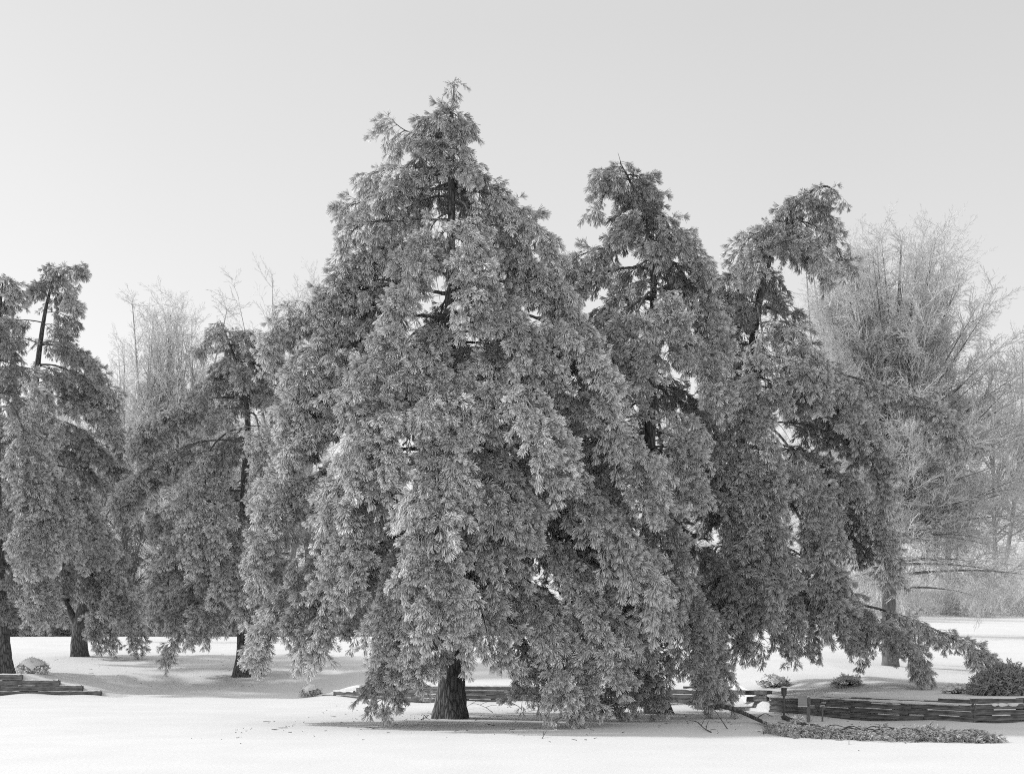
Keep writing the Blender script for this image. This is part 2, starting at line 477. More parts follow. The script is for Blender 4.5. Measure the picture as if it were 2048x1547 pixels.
class Pine:
    def __init__(self, seed, scl=1.0, dens=1.0, ice_range=(.62, 1.15)):
        self.ice_range = ice_range
        self.rng = np.random.default_rng(seed)
        self.wood, self.twig = Acc(), Acc()
        self.pos, self.rot, self.scl, self.shade, self.ice = [], [], [], [], 1.0
        self.s, self.dens = scl, dens
    def sprays(self, pos, yaw, pitch, scale):
        n = len(pos); r = self.rng
        self.pos.append(pos)
        self.shade.append(self.ice * r.uniform(.75, 1.1, n))
        self.rot.append(np.stack([r.normal(0, .25, n), pitch, yaw], -1))
        self.scl.append(scale * self.s * r.uniform(.6, 1.12, n))
    def bough(self, A, T, rise=None, s0=0.3, width=1.0, fol=1.0, heavy=False):
        r = self.rng
        lo, hi = self.ice_range
        self.ice = r.uniform(.35 * lo + .65 * hi, hi * 1.04) if heavy else r.uniform(lo, .3 * lo + .7 * hi)   # outer boughs carry the heavier ice
        A = np.asarray(A, float); T = np.asarray(T, float)
        H = T - A; H[2] = 0
        R = np.linalg.norm(H); dz = T[2] - A[2]
        if rise is None: rise = r.uniform(.02, .14) * R
        B = A + H * .42 + np.array([0, 0, rise])
        C = A + H * r.uniform(.84, .98) + np.array([0, 0, rise * .6 + dz * .30])
        n = 22
        P = bezier(A, B, C, T, n)
        wob = r.normal(size=(4, 3)) * .035 * R
        wob[0] = 0; wob[3] *= .2
        P += np.stack([np.interp(np.linspace(0, 3, n), range(4), wob[:, j]) for j in range(3)], -1) * np.array([1, 1, .6])
        seg = np.linalg.norm(np.diff(P, axis=0), axis=1); L = seg.sum()
        s = np.concatenate([[0], np.cumsum(seg)]) / L
        r0 = .0065 * L + .010
        self.wood.tube(P, r0 * (1 - .85 * s) + .004, 6)
        # laterals
        sp = .105 / self.dens
        sl = np.arange(s0, .985, sp / L)
        sl = sl + r.uniform(-.4, .4, len(sl)) * sp / L
        sl = np.clip(sl, s0 * .9, .99)
        m = len(sl)
        if m == 0: return P
        base = np.stack([np.interp(sl, s, P[:, j]) for j in range(3)], -1)
        tan = np.stack([np.interp(sl, s, np.gradient(P[:, j])) for j in range(3)], -1)
        tan /= np.linalg.norm(tan, axis=1, keepdims=True)
        hor = H / (R + 1e-6)
        perp = np.array([-hor[1], hor[0], 0])
        side = np.where(np.arange(m) % 2 == 0, 1.0, -1.0)
        w = min(.12 * L + .32, .30 * L + .08) * width
        rel = (sl - s0) / (1 - s0)
        ll = w * np.interp(rel, [0, .35, .65, .85, 1], [.45, .8, 1.0, .8, .35]) * r.uniform(.5, 1.15, m)
        d = perp * side[:, None] * r.uniform(.45, 1.0, (m, 1)) + hor * r.uniform(.3, .9, (m, 1)) + tan * .3
        d[:, 2] = d[:, 2] * .4 + r.uniform(-.35, .40, m)
        d += r.normal(size=(m, 3)) * .12
        d /= np.linalg.norm(d, axis=1, keepdims=True)
        K = 6
        u = np.linspace(0, 1, K)[None, :, None]
        ll_ = ll[:, None, None]
        drp = r.uniform(.2, .85, (m, 1, 1))
        LP = base[:, None, :] + d[:, None, :] * ll_ * u * (1 - .3 * u) + np.array([0, 0, -1.0]) * ll_ * drp * u * u
        self.twig.add(*tube_batch(LP, np.repeat((.0115 - .008 * np.linspace(0, 1, K))[None], m, 0), 3))
        # sprays along the laterals
        cnt = np.maximum(2, np.round(ll / (.17 / (self.dens * fol)))).astype(int)
        li = np.repeat(np.arange(m), cnt)
        uu = np.concatenate([(np.arange(c) + r.uniform(.2, 1.0, c)) / c for c in cnt])
        uu = np.clip(.12 + .88 * uu, 0, 1)
        up = uu[:, None]
        pos = base[li] + d[li] * ll[li][:, None] * up * (1 - .3 * up) + np.array([0, 0, -1.0]) * (ll[li] * drp[li, 0, 0] * uu * uu)[:, None]
        yaw = np.arctan2(d[li, 1], d[li, 0]) + r.choice([-1, 1], len(li)) * r.uniform(.1, 1.1, len(li))
        pitch = r.normal(0, .35, len(li)) + .3 * uu - .1
        self.sprays(pos, yaw, pitch, np.full(len(li), 1.0))
        # sprays on the bough itself and at its tip
        n2 = max(9, int(L * (1 - s0) / .14 * self.dens * fol))
        s2 = r.uniform(s0, 1, n2)
        s2[:2] = 1.0
        pos = np.stack([np.interp(s2, s, P[:, j]) for j in range(3)], -1)
        yaw0 = math.atan2(hor[1], hor[0])
        self.sprays(pos, yaw0 + r.uniform(-1.1, 1.1, n2), r.normal(-.1, .4, n2), np.full(n2, 1.05))
        return P
    def dead_twigs(self, P, k):
        """bare inner shoots on a bough"""
        r = self.rng
        for _ in range(k):
            f = r.uniform(.05, .4)
            p = P[int(f * (len(P) - 1))]
            d = r.normal(size=3); d[2] = d[2] * .5 - .2; d /= np.linalg.norm(d)
            l = r.uniform(.3, .9)
            u = np.linspace(0, 1, 4)[:, None]
            self.wood.tube(p + d * l * u + np.array([0, 0, -.2]) * l * u * u, np.array([.011, .009, .006, .004]), 3)

def trunk_mesh(pts, r0, rng, flare=1.6, tip=0.008, sides=20, n=46, flare_h=0.7):
    P = resample(pts, n)
    seg = np.concatenate([[0], np.cumsum(np.linalg.norm(np.diff(P, axis=0), axis=1))]); L = seg[-1]
    s = seg / L
    R = r0 * (1 - s) ** .85 + tip * s + .006
    R = R * (1 + (flare - 1) * np.exp(-(seg / flare_h) ** 1.3))
    ang = np.arange(sides) * 2 * math.pi / sides
    ph = rng.uniform(0, 6.28, 4)
    lump = np.ones((n, sides))
    rootw = np.exp(-(seg / (flare_h * .8)))[:, None]
    lump += rootw * (.16 * np.sin(3 * ang + ph[0]) + .12 * np.sin(5 * ang + ph[1]))[None]
    lump += .035 * np.sin(7 * ang[None] + ph[2] + seg[:, None] * .8) + .02 * rng.normal(size=(n, sides))
    return P, R, lump

def build_pine(label, d, trunk_px, r0, profile, explicit, seed, whorl=0.75, per=6, scl=1.0, dens=1.0, group='iced pine trees',
               stems=(), zmin_py=1330, flare=1.6, skip=0.0, front_skip=None, ice=(.6, 1.1)):
    t = Pine(seed, scl, dens, ice)
    r = t.rng
    tp = np.array([at(px, py, d) for px, py in trunk_px])
    bx, by = tp[0, 0], tp[0, 1]
    g0 = gz(bx, by)
    tp[0, 2] = g0 - .12
    root = thing('pine_tree', label, 'tree', (bx, by, g0), group)
    org = np.array([bx, by, g0])
    P, R, lump = trunk_mesh(tp, r0, r, flare)
    t0 = Acc(); t0.tube(P - org, R, 20, lump)
    link('trunk', t0.mesh('trunk'), BARK, root)
    allP = P
    for st, rr in stems:
        sp = np.array([at(px, py, d + dd) for px, py, dd in st])
        sP, sR, sl = trunk_mesh(sp, rr, r, 1.0, sides=12, n=30)
        t1 = Acc(); t1.tube(sP - org, sR, 12, sl[:, :12])
        link('stem', t1.mesh('stem'), BARK, root)
    def trunk_at(z):
        return np.array([np.interp(z, P[:, 2], P[:, 0]), np.interp(z, P[:, 2], P[:, 1]), z])
    def zpy(py): return EYE + (HOR - py) * d / F
    pr = np.array(profile, float)
    pz = EYE + (HOR - pr[:, 0]) * d / F
    o = np.argsort(pz)
    def ext(z, ca, sa):
        tx = trunk_at(z)[0]
        lx = (np.interp(z, pz[o], pr[o, 1]) - CX) * d / F - tx
        rx = (np.interp(z, pz[o], pr[o, 2]) - CX) * d / F - tx
        lx, rx = max(-lx, .12), max(rx, .12)
        mean = .5 * (lx + rx) * .96
        a = rx if ca > 0 else lx
        return 1.0 / math.sqrt((ca / a) ** 2 + (sa / mean) ** 2)
    # explicit boughs measured in the photograph: tip px, tip py, depth offset, attach py, options
    for e in explicit:
        px, py, do, apy = e[:4]
        opt = e[4] if len(e) > 4 else {}
        A = trunk_at(min(zpy(apy), P[-1, 2] - .02))
        T = at(px, py, d + do)
        T[2] = max(T[2], gz(T[0], T[1]) + .42)
        bp = t.bough(A, T, **{**dict(s0=.42 if do < -1 else .24, width=1.2, fol=1.25 if apy > 480 else .8, heavy=True), **opt})
        t.dead_twigs(bp, 5)
    # whorls of further boughs
    ztop, zlow = P[-1, 2], zpy(zmin_py)
    z = zlow
    while z < ztop - .15:
        frac = (z - zlow) / (ztop - zlow)
        k = max(3, int(round(per * (1 - .55 * frac))))
        a0 = r.uniform(0, 6.28)
        for i in range(k):
            az = a0 + i * 6.283 / k + r.normal(0, .22)
            ca, sa = math.cos(az), math.sin(az)
            if r.random() < (front_skip if (front_skip is not None and sa < -.2 and frac < .8) else skip): continue
            zt = z + r.uniform(-.3, .3)
            rr_ = ext(zt, ca, sa) * r.uniform(.55, .95) * (1 - .22 * max(0, frac - .5) * 2)
            drop = rr_ * r.uniform(.28, .62) * (1 - .45 * frac) + .1
            za = min(zt + drop, ztop - .05)
            A = trunk_at(za)
            T = np.array([A[0] * 0 + trunk_at(zt)[0] + ca * rr_, A[1] + sa * rr_, zt])
            T[2] = max(T[2], gz(T[0], T[1]) + .5)
            bp = t.bough(A, T, s0=.45 - .28 * frac if rr_ > 1.2 else .12, width=1.0, fol=1.05 - .45 * frac - 1.2 * max(0, frac - .75))
            if rr_ > 1.5: t.dead_twigs(bp, 4)
        z += whorl * (1 - .18 * frac) * r.uniform(.85, 1.15)
    # leader
    zz = np.linspace(ztop - 1.6, ztop, int(18 * dens))
    pos = np.stack([np.interp(np.linspace(34, 45, len(zz)), np.arange(len(P)), P[:, j]) for j in range(3)], -1)
    pos[-6:] = P[-1] + r.normal(size=(6, 3)) * .04
    t.sprays(pos, r.uniform(0, 6.28, len(zz)), r.normal(-.1, .35, len(zz)), np.full(len(zz), 1.0))
    wv = np.concatenate(t.wood.v) - org
    link('bough_wood', mesh_np('bough_wood', wv, np.concatenate(t.wood.q)), BARK, root)['kind'] = 'stuff'
    tv = np.concatenate(t.twig.v) - org
    tw = link('twig_wood', mesh_np('twig_wood', tv, np.concatenate(t.twig.q)), TWIG, root)
    tw['kind'] = 'stuff'
    pos = np.concatenate(t.pos); rot_ = np.concatenate(t.rot); scl_ = np.concatenate(t.scl)
    ok = pos[:, 2] - ground_h(pos[:, 0], pos[:, 1]) > .24 * scl       # ice-laden tips stop just above the snow
    pos, rot_, scl_ = pos[ok] - org, rot_[ok], scl_[ok]
    me = scatter_mesh('crown', pos, rot_, scl_, len(PINE_SPRAYS), r, np.concatenate(t.shade)[ok])
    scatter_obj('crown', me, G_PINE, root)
    print('pine', label[:30], len(pos))
    return root

build_pine('tallest iced pine with a broad cone crown and flared trunk', 30.0,
    [(902, 1440), (903, 1380), (908, 1250), (905, 1000), (900, 700), (902, 480), (903, 380), (893, 290), (905, 220), (908, 168)], 0.29,
    [(168, 895, 920), (230, 800, 925), (300, 820, 955), (345, 745, 985), (410, 700, 1040), (470, 715, 1075), (520, 695, 1085), (560, 640, 1090), (620, 590, 1120),
     (700, 560, 1170), (800, 590, 1195), (950, 555, 1270), (1080, 530, 1285), (1200, 535, 1270), (1300, 545, 1240), (1420, 640, 1180)],
    [(955, 555, -1.7, 410), (860, 535, -1.4, 430), (940, 650, -2.1, 480), (860, 790, -2.3, 640), (880, 915, -3.2, 720), (1005, 1130, -3.3, 840), (870, 1110, -4.3, 860),
     (885, 1240, -4.4, 1040), (768, 1405, -2.2, 1225, dict(s0=.25, width=1.1)), (828, 1345, -2.8, 1225, dict(s0=.25)), (1140, 1462, -3.0, 1170, dict(s0=.3)), (1060, 1380, -2.4, 1190),
     (548, 1000, -1.0, 800), (530, 1130, -1.5, 910), (527, 1310, -1.0, 1050), (640, 1300, -2.3, 1060), (690, 1030, -2.7, 800), (600, 890, -.4, 710),
     (545, 695, .2, 590), (690, 420, 0, 380), (700, 480, -.3, 440), (690, 545, .1, 490), (785, 238, 0, 275, dict(s0=.15)), (740, 350, .2, 345), (1092, 525, -.2, 390), (1030, 470, -.6, 385), (1200, 830, -1.6, 640),
     (1292, 1020, -2.0, 760), (1290, 1220, -2.6, 900), (1110, 960, -3.2, 770), (1060, 760, -2.2, 580), (1000, 860, -2.8, 680), (760, 980, -3.4, 790), (740, 850, -2.5, 680),
     (600, 770, 0, 640), (590, 840, -.5, 700), (640, 625, .2, 520), (1130, 640, -.3, 500), (1170, 730, -.2, 580), (800, 700, -1.8, 560), (1210, 1330, -2.8, 1040), (980, 1300, -3.4, 1090), (800, 1290, -3.6, 1060), (690, 1180, -3.2, 950)],
    seed=3, whorl=.95, per=10, skip=.05, front_skip=.75, scl=.95, dens=1.12, zmin_py=1240, ice=(.66, 1.2))

build_pine('iced pine with a leaning dark trunk and a top nodding left, between two other pines', 32.3,
    [(1322, 1430), (1308, 1385), (1294, 1330), (1298, 1200), (1300, 850), (1307, 560), (1290, 440), (1266, 375), (1240, 325)], 0.25,
    [(325, 1225, 1255), (345, 1210, 1285), (400, 1215, 1300), (440, 1220, 1320), (500, 1165, 1385), (560, 1120, 1395), (650, 1140, 1410), (750, 1150, 1430), (1000, 1130, 1470), (1200, 1130, 1470), (1350, 1160, 1430), (1430, 1200, 1420)],
    [(1262, 805, -2.5, 600), (1225, 790, -1.9, 600), (1112, 550, .2, 490), (1202, 415, 0, 360, dict(s0=.1)), (1207, 350, -.1, 335, dict(s0=.1)), (1298, 390, 0, 350, dict(s0=.1)), (1393, 560, -.3, 450), (1360, 500, -.8, 430), (1300, 1445, -2.6, 1190), (1420, 1445, -1.8, 1190),
     (1225, 1440, -2.6, 1180), (1370, 990, -2.4, 780), (1200, 1130, -2.8, 900), (1330, 1200, -3.0, 980), (1380, 1330, -2.8, 1090), (1250, 1300, -3.0, 1060), (1340, 720, -1.8, 580), (1420, 800, -1.2, 640), (1125, 640, 0, 540), (1140, 730, -.4, 600), (1410, 620, 0, 520), (1430, 700, -.3, 580), (1180, 1000, .6, 800), (1170, 900, .9, 720), (1160, 1150, .6, 950), (1190, 1080, -.6, 860)],
    seed=11, whorl=.95, per=9, skip=.05, front_skip=.6, scl=.96, dens=1.05, zmin_py=1250, ice=(.45, 1.05))

build_pine('iced pine with a bent hooked top and long low limbs reaching over the timber wall', 35.0,
    [(1418, 1420), (1440, 1250), (1462, 1050), (1500, 740), (1515, 620), (1545, 500), (1590, 412), (1640, 374), (1668, 380), (1682, 398)], 0.26,
    [(374, 1560, 1680), (412, 1550, 1660), (445, 1520, 1650), (500, 1490, 1675), (560, 1440, 1640), (640, 1415, 1655), (760, 1410, 1715), (900, 1400, 1740), (1000, 1400, 1755), (1150, 1400, 1730), (1250, 1400, 1690), (1360, 1420, 1700)],
    [(1490, 1230, -3.6, 950), (1530, 1170, -3.3, 900), (1520, 1000, -2.8, 780), (1470, 960, -2.5, 760), (1893, 890, .3, 745, dict(s0=.45, rise=.35)), (1760, 1000, -.5, 800), (1975, 1432, -1.2, 1215, dict(s0=.55, rise=.5, width=.62)), (1832, 1418, -2.0, 1190, dict(s0=.35, rise=.2)),
     (1690, 1300, -1.8, 1080), (1770, 1140, -.4, 900), (1482, 515, 0, 462, dict(s0=.2)), (1510, 560, -.8, 480), (1683, 525, -.1, 450, dict(s0=.2)), (1640, 560, -.7, 470), (1655, 455, .1, 392, dict(s0=.3, width=.6, rise=.05)),
     (1420, 560, .3, 545), (1430, 640, 0, 580), (1425, 730, -.5, 640), (1445, 1300, -2.6, 1040), (1520, 1290, -2.8, 1050), (1600, 1290, -2.6, 1060), (1650, 1250, -2.5, 960), (1640, 1090, -2.2, 850), (1700, 880, -1.2, 680), (1620, 800, -1.8, 620), (1530, 800, -2.0, 620)],
    seed=23, whorl=.95, per=9, skip=.05, front_skip=.6, scl=.98, dens=1.0, zmin_py=1230, ice=(.5, 1.05))

build_pine('iced pine standing alone on the snow slope with a twin top and clear dark trunk', 50.0,
    [(490, 1347), (489, 1290), (487, 1100), (490, 960), (495, 830), (476, 740), (456, 680), (440, 641)], 0.30,
    [(642, 425, 470), (665, 415, 525), (700, 408, 545), (780, 395, 575), (850, 310, 590), (950, 275, 605), (1050, 260, 605), (1200, 290, 600), (1280, 345, 580), (1330, 400, 560)],
    [(420, 1115, -3.2, 880), (395, 1060, -2.6, 860), (283, 905, .3, 800), (255, 1030, 0, 900), (345, 1318, -1.5, 1190, dict(s0=.35, fol=.6, width=.8)), (410, 1270, -2.4, 1140), (575, 775, 0, 690), (545, 720, .2, 680), (508, 655, 0, 690, dict(s0=.2)), (525, 690, -.2, 690, dict(s0=.2)), (540, 980, -3, 830), (505, 1225, -3, 1080), (470, 1180, -3.2, 1010), (330, 1150, -1, 1000), (410, 700, 0, 670)],
    seed=31, whorl=1.1, per=8, scl=1.15, dens=1.0, skip=.15, zmin_py=1230)

build_pine('iced pine with a forked double trunk, farther up the snow slope behind the domed shrub', 58.0,
    [(160, 1312), (158, 1280), (163, 1240), (174, 1190), (168, 1140), (145, 1090), (105, 1040), (75, 985), (62, 920), (72, 760), (95, 600), (125, 548), (155, 532)], 0.36,
    [(535, 90, 158), (560, 70, 150), (610, 0, 150), (680, -30, 185), (780, -40, 212), (850, -50, 215), (900, -60, 262), (1000, -70, 255), (1100, -60, 245), (1180, -20, 240), (1230, 20, 230)],
    [(265, 1330, -1.6, 1130, dict(s0=.5, width=.5)), (215, 805, -.5, 690), (212, 850, 0, 730), (262, 985, -.4, 870), (235, 905, -1, 800), (225, 1230, -1.5, 1080), (180, 1120, -3, 950), (30, 1050, -3.5, 850), (158, 535, 0, 540, dict(s0=.2, width=.5)), (140, 620, -.5, 570), (200, 1290, -1, 1130, dict(s0=.3))],
    seed=43, whorl=1.3, per=6, scl=1.25, dens=.9, flare=1.12, skip=.15,
    stems=[([(160, 1262, 0), (120, 1185, 0), (95, 1155, 0), (60, 1120, -.5), (20, 1085, -1)], .20), ([(135, 1200, 0), (128, 1165, .4), (130, 1110, .8), (150, 1040, 1)], .12)], zmin_py=1180)

build_pine('iced pine with a wide trunk beside the stepped timber wall and domed shrub', 50.0,
    [(3, 1342), (0, 1290), (-6, 1150), (-10, 1000), (-8, 800), (0, 620), (8, 548)], 0.40,
    [(548, -15, 28), (600, -40, 28), (640, -60, 40), (720, -90, 50), (800, -110, 75), (900, -130, 100), (1000, -150, 100), (1100, -160, 95), (1200, -160, 70), (1260, -150, 60)],
    [(27, 595, -.2, 555, dict(s0=.1)), (105, 1095, -2.6, 880), (60, 1130, -3.2, 900), (85, 1240, -2, 1090, dict(s0=.35)), (60, 990, -3, 800), (90, 880, -1.5, 720)],
    seed=57, whorl=1.3, per=6, scl=1.15, dens=.9, skip=.2, zmin_py=1240, flare=1.5)

# ------------------------------------------------------------------ leafless frosted trees
def bare_tree_data(seed, height, prof, trunk_r, n_limb=60, sub_sp=.42, spray_sp=.30, stems=1, fork=.22, droop_low=.5, scl=1.0, spread=1.0, low=None):
    """local coordinates, base at origin. prof(h_frac)->(left,right) radius"""
    r = np.random.default_rng(seed)
    wood, twig = Acc(), Acc()
    pos, rot, sc = [], [], []
    leaders = []
    for k in range(stems):
        a = r.uniform(0, 6.28) if stems > 1 else 0
        lean = .17 * height * r.uniform(.5, 1.1) if stems > 1 else .02 * height
        P = np.array([[0, 0, -.1], [math.cos(a) * lean * .12, math.sin(a) * lean * .12, height * .15], [math.cos(a) * lean * .45, math.sin(a) * lean * .45, height * .5],
                      [math.cos(a) * lean, math.sin(a) * lean, height * r.uniform(.88, .98)]])
        P[1:] += r.normal(size=(3, 3)) * (.022 if stems > 1 else .007) * height * np.array([[.3], [.7], [1.0]])
        Pr, R, lump = trunk_mesh(P, trunk_r * (1 if stems == 1 else .62), r, 1.18, tip=.012, sides=12, n=34, flare_h=.5)
        wood.tube(Pr, R, 12, lump)
        leaders.append(Pr)
        m = 34                                   # fine shoots up the leader
        ii = r.uniform(15, 33, m); ii[:6] = 33
        q = np.stack([np.interp(ii, np.arange(34), Pr[:, j]) for j in range(3)], -1)
        dd = np.array([0, 0, .8]) + r.normal(size=(m, 3)) * .5; dd /= np.linalg.norm(dd, axis=1, keepdims=True)
        pos.append(q); rot.append(np.stack([r.uniform(0, 6.28, m), -np.arcsin(np.clip(dd[:, 2], -1, 1)), np.arctan2(dd[:, 1], dd[:, 0])], -1))
        sc.append(scl * r.uniform(.8, 1.5, m))
    for i in range(n_limb):
        Pr = leaders[i % stems]
        hf = r.uniform(.05, 1.0) ** .85
        lo_ = fork * .55 if low is None else low
        zt = height * (lo_ + (1 - lo_) * hf)
        az = r.uniform(0, 6.283)
        ca, sa = math.cos(az), math.sin(az)
        l, rr = prof(zt / height)
        mean = .5 * (l + rr)
        a_ = rr if ca > 0 else l
        rad = r.uniform(.6, 1.0) ** .6 / math.sqrt((ca / a_) ** 2 + (sa / mean) ** 2) * spread
        za = height * (fork + .05) + max(0, zt - height * fork) * r.uniform(.30, .62)
        if zt < height * .3: za = zt + rad * r.uniform(.02, .25) * droop_low
        za = min(za, Pr[-1, 2] * .97)
        A = np.array([np.interp(za, Pr[:, 2], Pr[:, j]) for j in range(3)])
        T = np.array([ca * rad, sa * rad, zt])
        D = T - A; Lh = math.hypot(D[0], D[1])
        B = A + np.array([D[0] * .35, D[1] * .35, D[2] * .25 + .06 * Lh])
        C = A + np.array([D[0] * .75, D[1] * .75, D[2] * .68 + .08 * Lh])
        n = 14
        P = bezier(A, B, C, T, n) + np.cumsum(r.normal(size=(n, 3)) * .012, 0) * np.linspace(0, 1, n)[:, None]
        seg = np.linalg.norm(np.diff(P, axis=0), axis=1); L = seg.sum(); s = np.concatenate([[0], np.cumsum(seg)]) / L
        wood.tube(P, (.010 * L + .008) * (1 - s) ** 1.15 + .003, 5)
        sl = np.arange(.18, .99, sub_sp / L); m = len(sl)
        if m == 0: continue
        sl = np.clip(sl + r.uniform(-.5, .5, m) * sub_sp / L, .1, .99)
        base = np.stack([np.interp(sl, s, P[:, j]) for j in range(3)], -1)
        tan = np.stack([np.interp(sl, s, np.gradient(P[:, j])) for j in range(3)], -1)
        tan /= np.linalg.norm(tan, axis=1, keepdims=True)
        q = r.normal(size=(m, 3)); q -= (q * tan).sum(1, keepdims=True) * tan; q /= np.linalg.norm(q, axis=1, keepdims=True)
        d = tan * r.uniform(.6, 1, (m, 1)) + q * r.uniform(.45, .95, (m, 1)); d[:, 2] += .10
        d /= np.linalg.norm(d, axis=1, keepdims=True)
        ll = (.16 * L + .35) * r.uniform(.5, 1.2, m) * (1.15 - .6 * sl)
        K = 5; u = np.linspace(0, 1, K)[None, :, None]
        LP = base[:, None] + d[:, None] * ll[:, None, None] * u + tan[:, None] * (ll[:, None, None] * .18 * u * u) + np.cumsum(r.normal(size=(m, K, 3)) * .012, 1)
        twig.add(*tube_batch(LP, np.repeat((.010 - .006 * np.linspace(0, 1, K))[None], m, 0) * (.7 + .3 * scl), 3))
        cnt = np.maximum(1, np.round(ll / spray_sp)).astype(int)
        li = np.repeat(np.arange(m), cnt)
        uu = np.concatenate([(np.arange(c) + r.uniform(.3, 1, c)) / c for c in cnt])
        p = base[li] + d[li] * (ll[li] * uu)[:, None] + tan[li] * (ll[li] * .18 * uu * uu)[:, None]
        dd = d[li] + r.normal(size=(len(li), 3)) * .42
        dd /= np.linalg.norm(dd, axis=1, keepdims=True)
        pos.append(p); rot.append(np.stack([r.uniform(0, 6.28, len(li)), -np.arcsin(np.clip(dd[:, 2], -1, 1)), np.arctan2(dd[:, 1], dd[:, 0])], -1))
        sc.append(scl * r.uniform(.7, 1.2, len(li)))
    pos, rot, sc = np.concatenate(pos), np.concatenate(rot), np.concatenate(sc)
    print('bare tree', len(pos))
    return wood.mesh('trunk'), twig.mesh('twig_wood'), scatter_mesh('crown', pos, rot, sc, 3, r)

def place_bare(data, label, loc, group, rz=0.0, scale=1.0, grp=None, name='frosted_tree', wood=GREYBARK, twigm=FROST):
    root = thing(name, label, 'tree', loc, group)
    root.rotation_euler = (0, 0, rz); root.scale = (scale,) * 3
    tr, tw, cr = data
    for me, nm, mt in ((tr, 'trunk', wood), (tw, 'twig_wood', twigm)):
        if not me.materials: me.materials.append(mt)
        o = link(nm, me, None, root)
        if nm == 'twig_wood': o['kind'] = 'stuff'
    scatter_obj('crown', cr, grp or G_FROST, root)
    return root

# the big vase-shaped tree on the right
def prof_big(h):
    py = 1345 - h * 860
    y = [480, 500, 530, 600, 700, 850, 1000, 1150, 1250, 1310]
    l = [.2, .6, 1.5, 2.3, 2.5, 2.5, 2.4, 2.0, 1.5, 1.2]
    rr = [.3, 1.2, 2.9, 3.9, 4.6, 5.0, 5.2, 5.0, 4.8, 4.2]
    return np.interp(py, y, l), np.interp(py, y, rr)
b = at(1780, 1345, 42.0)
big = bare_tree_data(101, 14.6, prof_big, .25, n_limb=175, sub_sp=.26, spray_sp=.22, fork=.16, scl=.95, low=.06, droop_low=.8)
place_bare(big, 'large leafless frosted tree with a straight grey trunk and fanning crown beside the hooked pine', (b[0], b[1], gz(b[0], b[1])), 'leafless frosted trees')

def prof_round(h): 
    v = np.interp(h, [0, .2, .4, .6, .8, .95, 1], [.12, .2, .27, .29, .24, .12, .04]); return v, v
def prof_narrow(h):
    v = np.interp(h, [0, .2, .5, .8, 1], [.08, .13, .17, .12, .02]); return v, v
def prof_m(p, H): return lambda h: tuple(max(.15, x * H) for x in p(h))
TREES = [bare_tree_data(201, 16, prof_m(prof_narrow, 21), .15, n_limb=130, sub_sp=.45, spray_sp=.5, stems=4, scl=1.0),
         bare_tree_data(202, 16, prof_m(prof_narrow, 16), .20, n_limb=40, sub_sp=.45, spray_sp=.5, scl=1.0),
         bare_tree_data(203, 14, prof_m(prof_round, 14), .22, n_limb=56, sub_sp=.45, spray_sp=.5, stems=2, fork=.12, scl=1.1)]
TH = [16, 16, 14]
bgs = [  # column, top row, distance, kind, label
    (345, 612, 96, 0, 'many-stemmed leafless frosted tree rising behind the gap left of the twin-topped pine'),
    (252, 690, 100, 1, 'slim leafless frosted tree beside the many-stemmed frosted tree'),
    (565, 565, 104, 2, 'leafless frosted tree whose top shows between the twin-topped pine and the tallest pine'),
    (615, 690, 110, 1, 'slim leafless frosted tree half hidden behind the left side of the tallest pine'),
    (290, 760, 108, 2, 'low broad frosted tree at the foot of the many-stemmed frosted tree'),
    (205, 800, 104, 2, 'low broad frosted tree close to the right side of the fork-trunked pine'),
    (90, 790, 106, 0, 'frosted tree seen through the branches of the fork-trunked pine'),
    (430, 790, 112, 0, 'frosted tree hidden mostly by the crown of the twin-topped pine'),
    (1690, 512, 75, 0, 'frosted tree close behind the large fanning frosted tree, on its pine side'),
    (2000, 690, 136, 2, 'broad frosted tree behind the outer branches of the large fanning frosted tree'),
    (1895, 800, 140, 0, 'frosted tree on the rising snow far behind the large fanning frosted tree'),
    (1560, 850, 112, 2, 'frosted tree far behind the pine with the hooked top'),
    (1360, 830, 108, 0, 'frosted tree glimpsed in the dark gap between the two right-hand pines'),
    (2080, 820, 138, 0, 'frosted tree at the snow field edge beyond the large fanning frosted tree'),
    (520, 850, 112, 2, 'broad frosted tree seen low between the twin-topped pine trunk and the tallest pine'),
    (640, 900, 116, 2, 'frosted tree filling the gap under the left boughs of the tallest pine'),
    (345, 860, 114, 2, 'broad frosted tree showing through the lower boughs of the twin-topped pine'),
    (150, 880, 116, 2, 'broad frosted tree showing behind the forked trunk'),
    (20, 900, 112, 2, 'broad frosted tree showing behind the wide-trunked pine'),
    (760, 980, 105, 2, 'low frosted tree seen beneath the boughs of the tallest pine'),
]
for i, (px, py, d, k, lab) in enumerate(bgs):
    p = at(px, py, d); z0 = gz(p[0], p[1])
    place_bare(TREES[k], lab, (p[0], p[1], z0), 'leafless frosted trees', wood=FROSTBARK, rz=i * 1.7, scale=(p[2] - z0) / TH[k] / .97)

# small unfrosted tree between the left pines
small = bare_tree_data(301, 7.0, prof_m(prof_round, 9), .10, n_limb=26, sub_sp=.6, spray_sp=.6, stems=3, fork=.2, scl=1.2)
p = at(265, 1290, 74)
place_bare(small, 'small dark leafless tree with curving branches between the fork-trunked and twin-topped pines', (p[0], p[1], gz(p[0], p[1])), None, grp=G_DARK, name='bare_tree', wood=DARKTWIG, twigm=DARKTWIG)

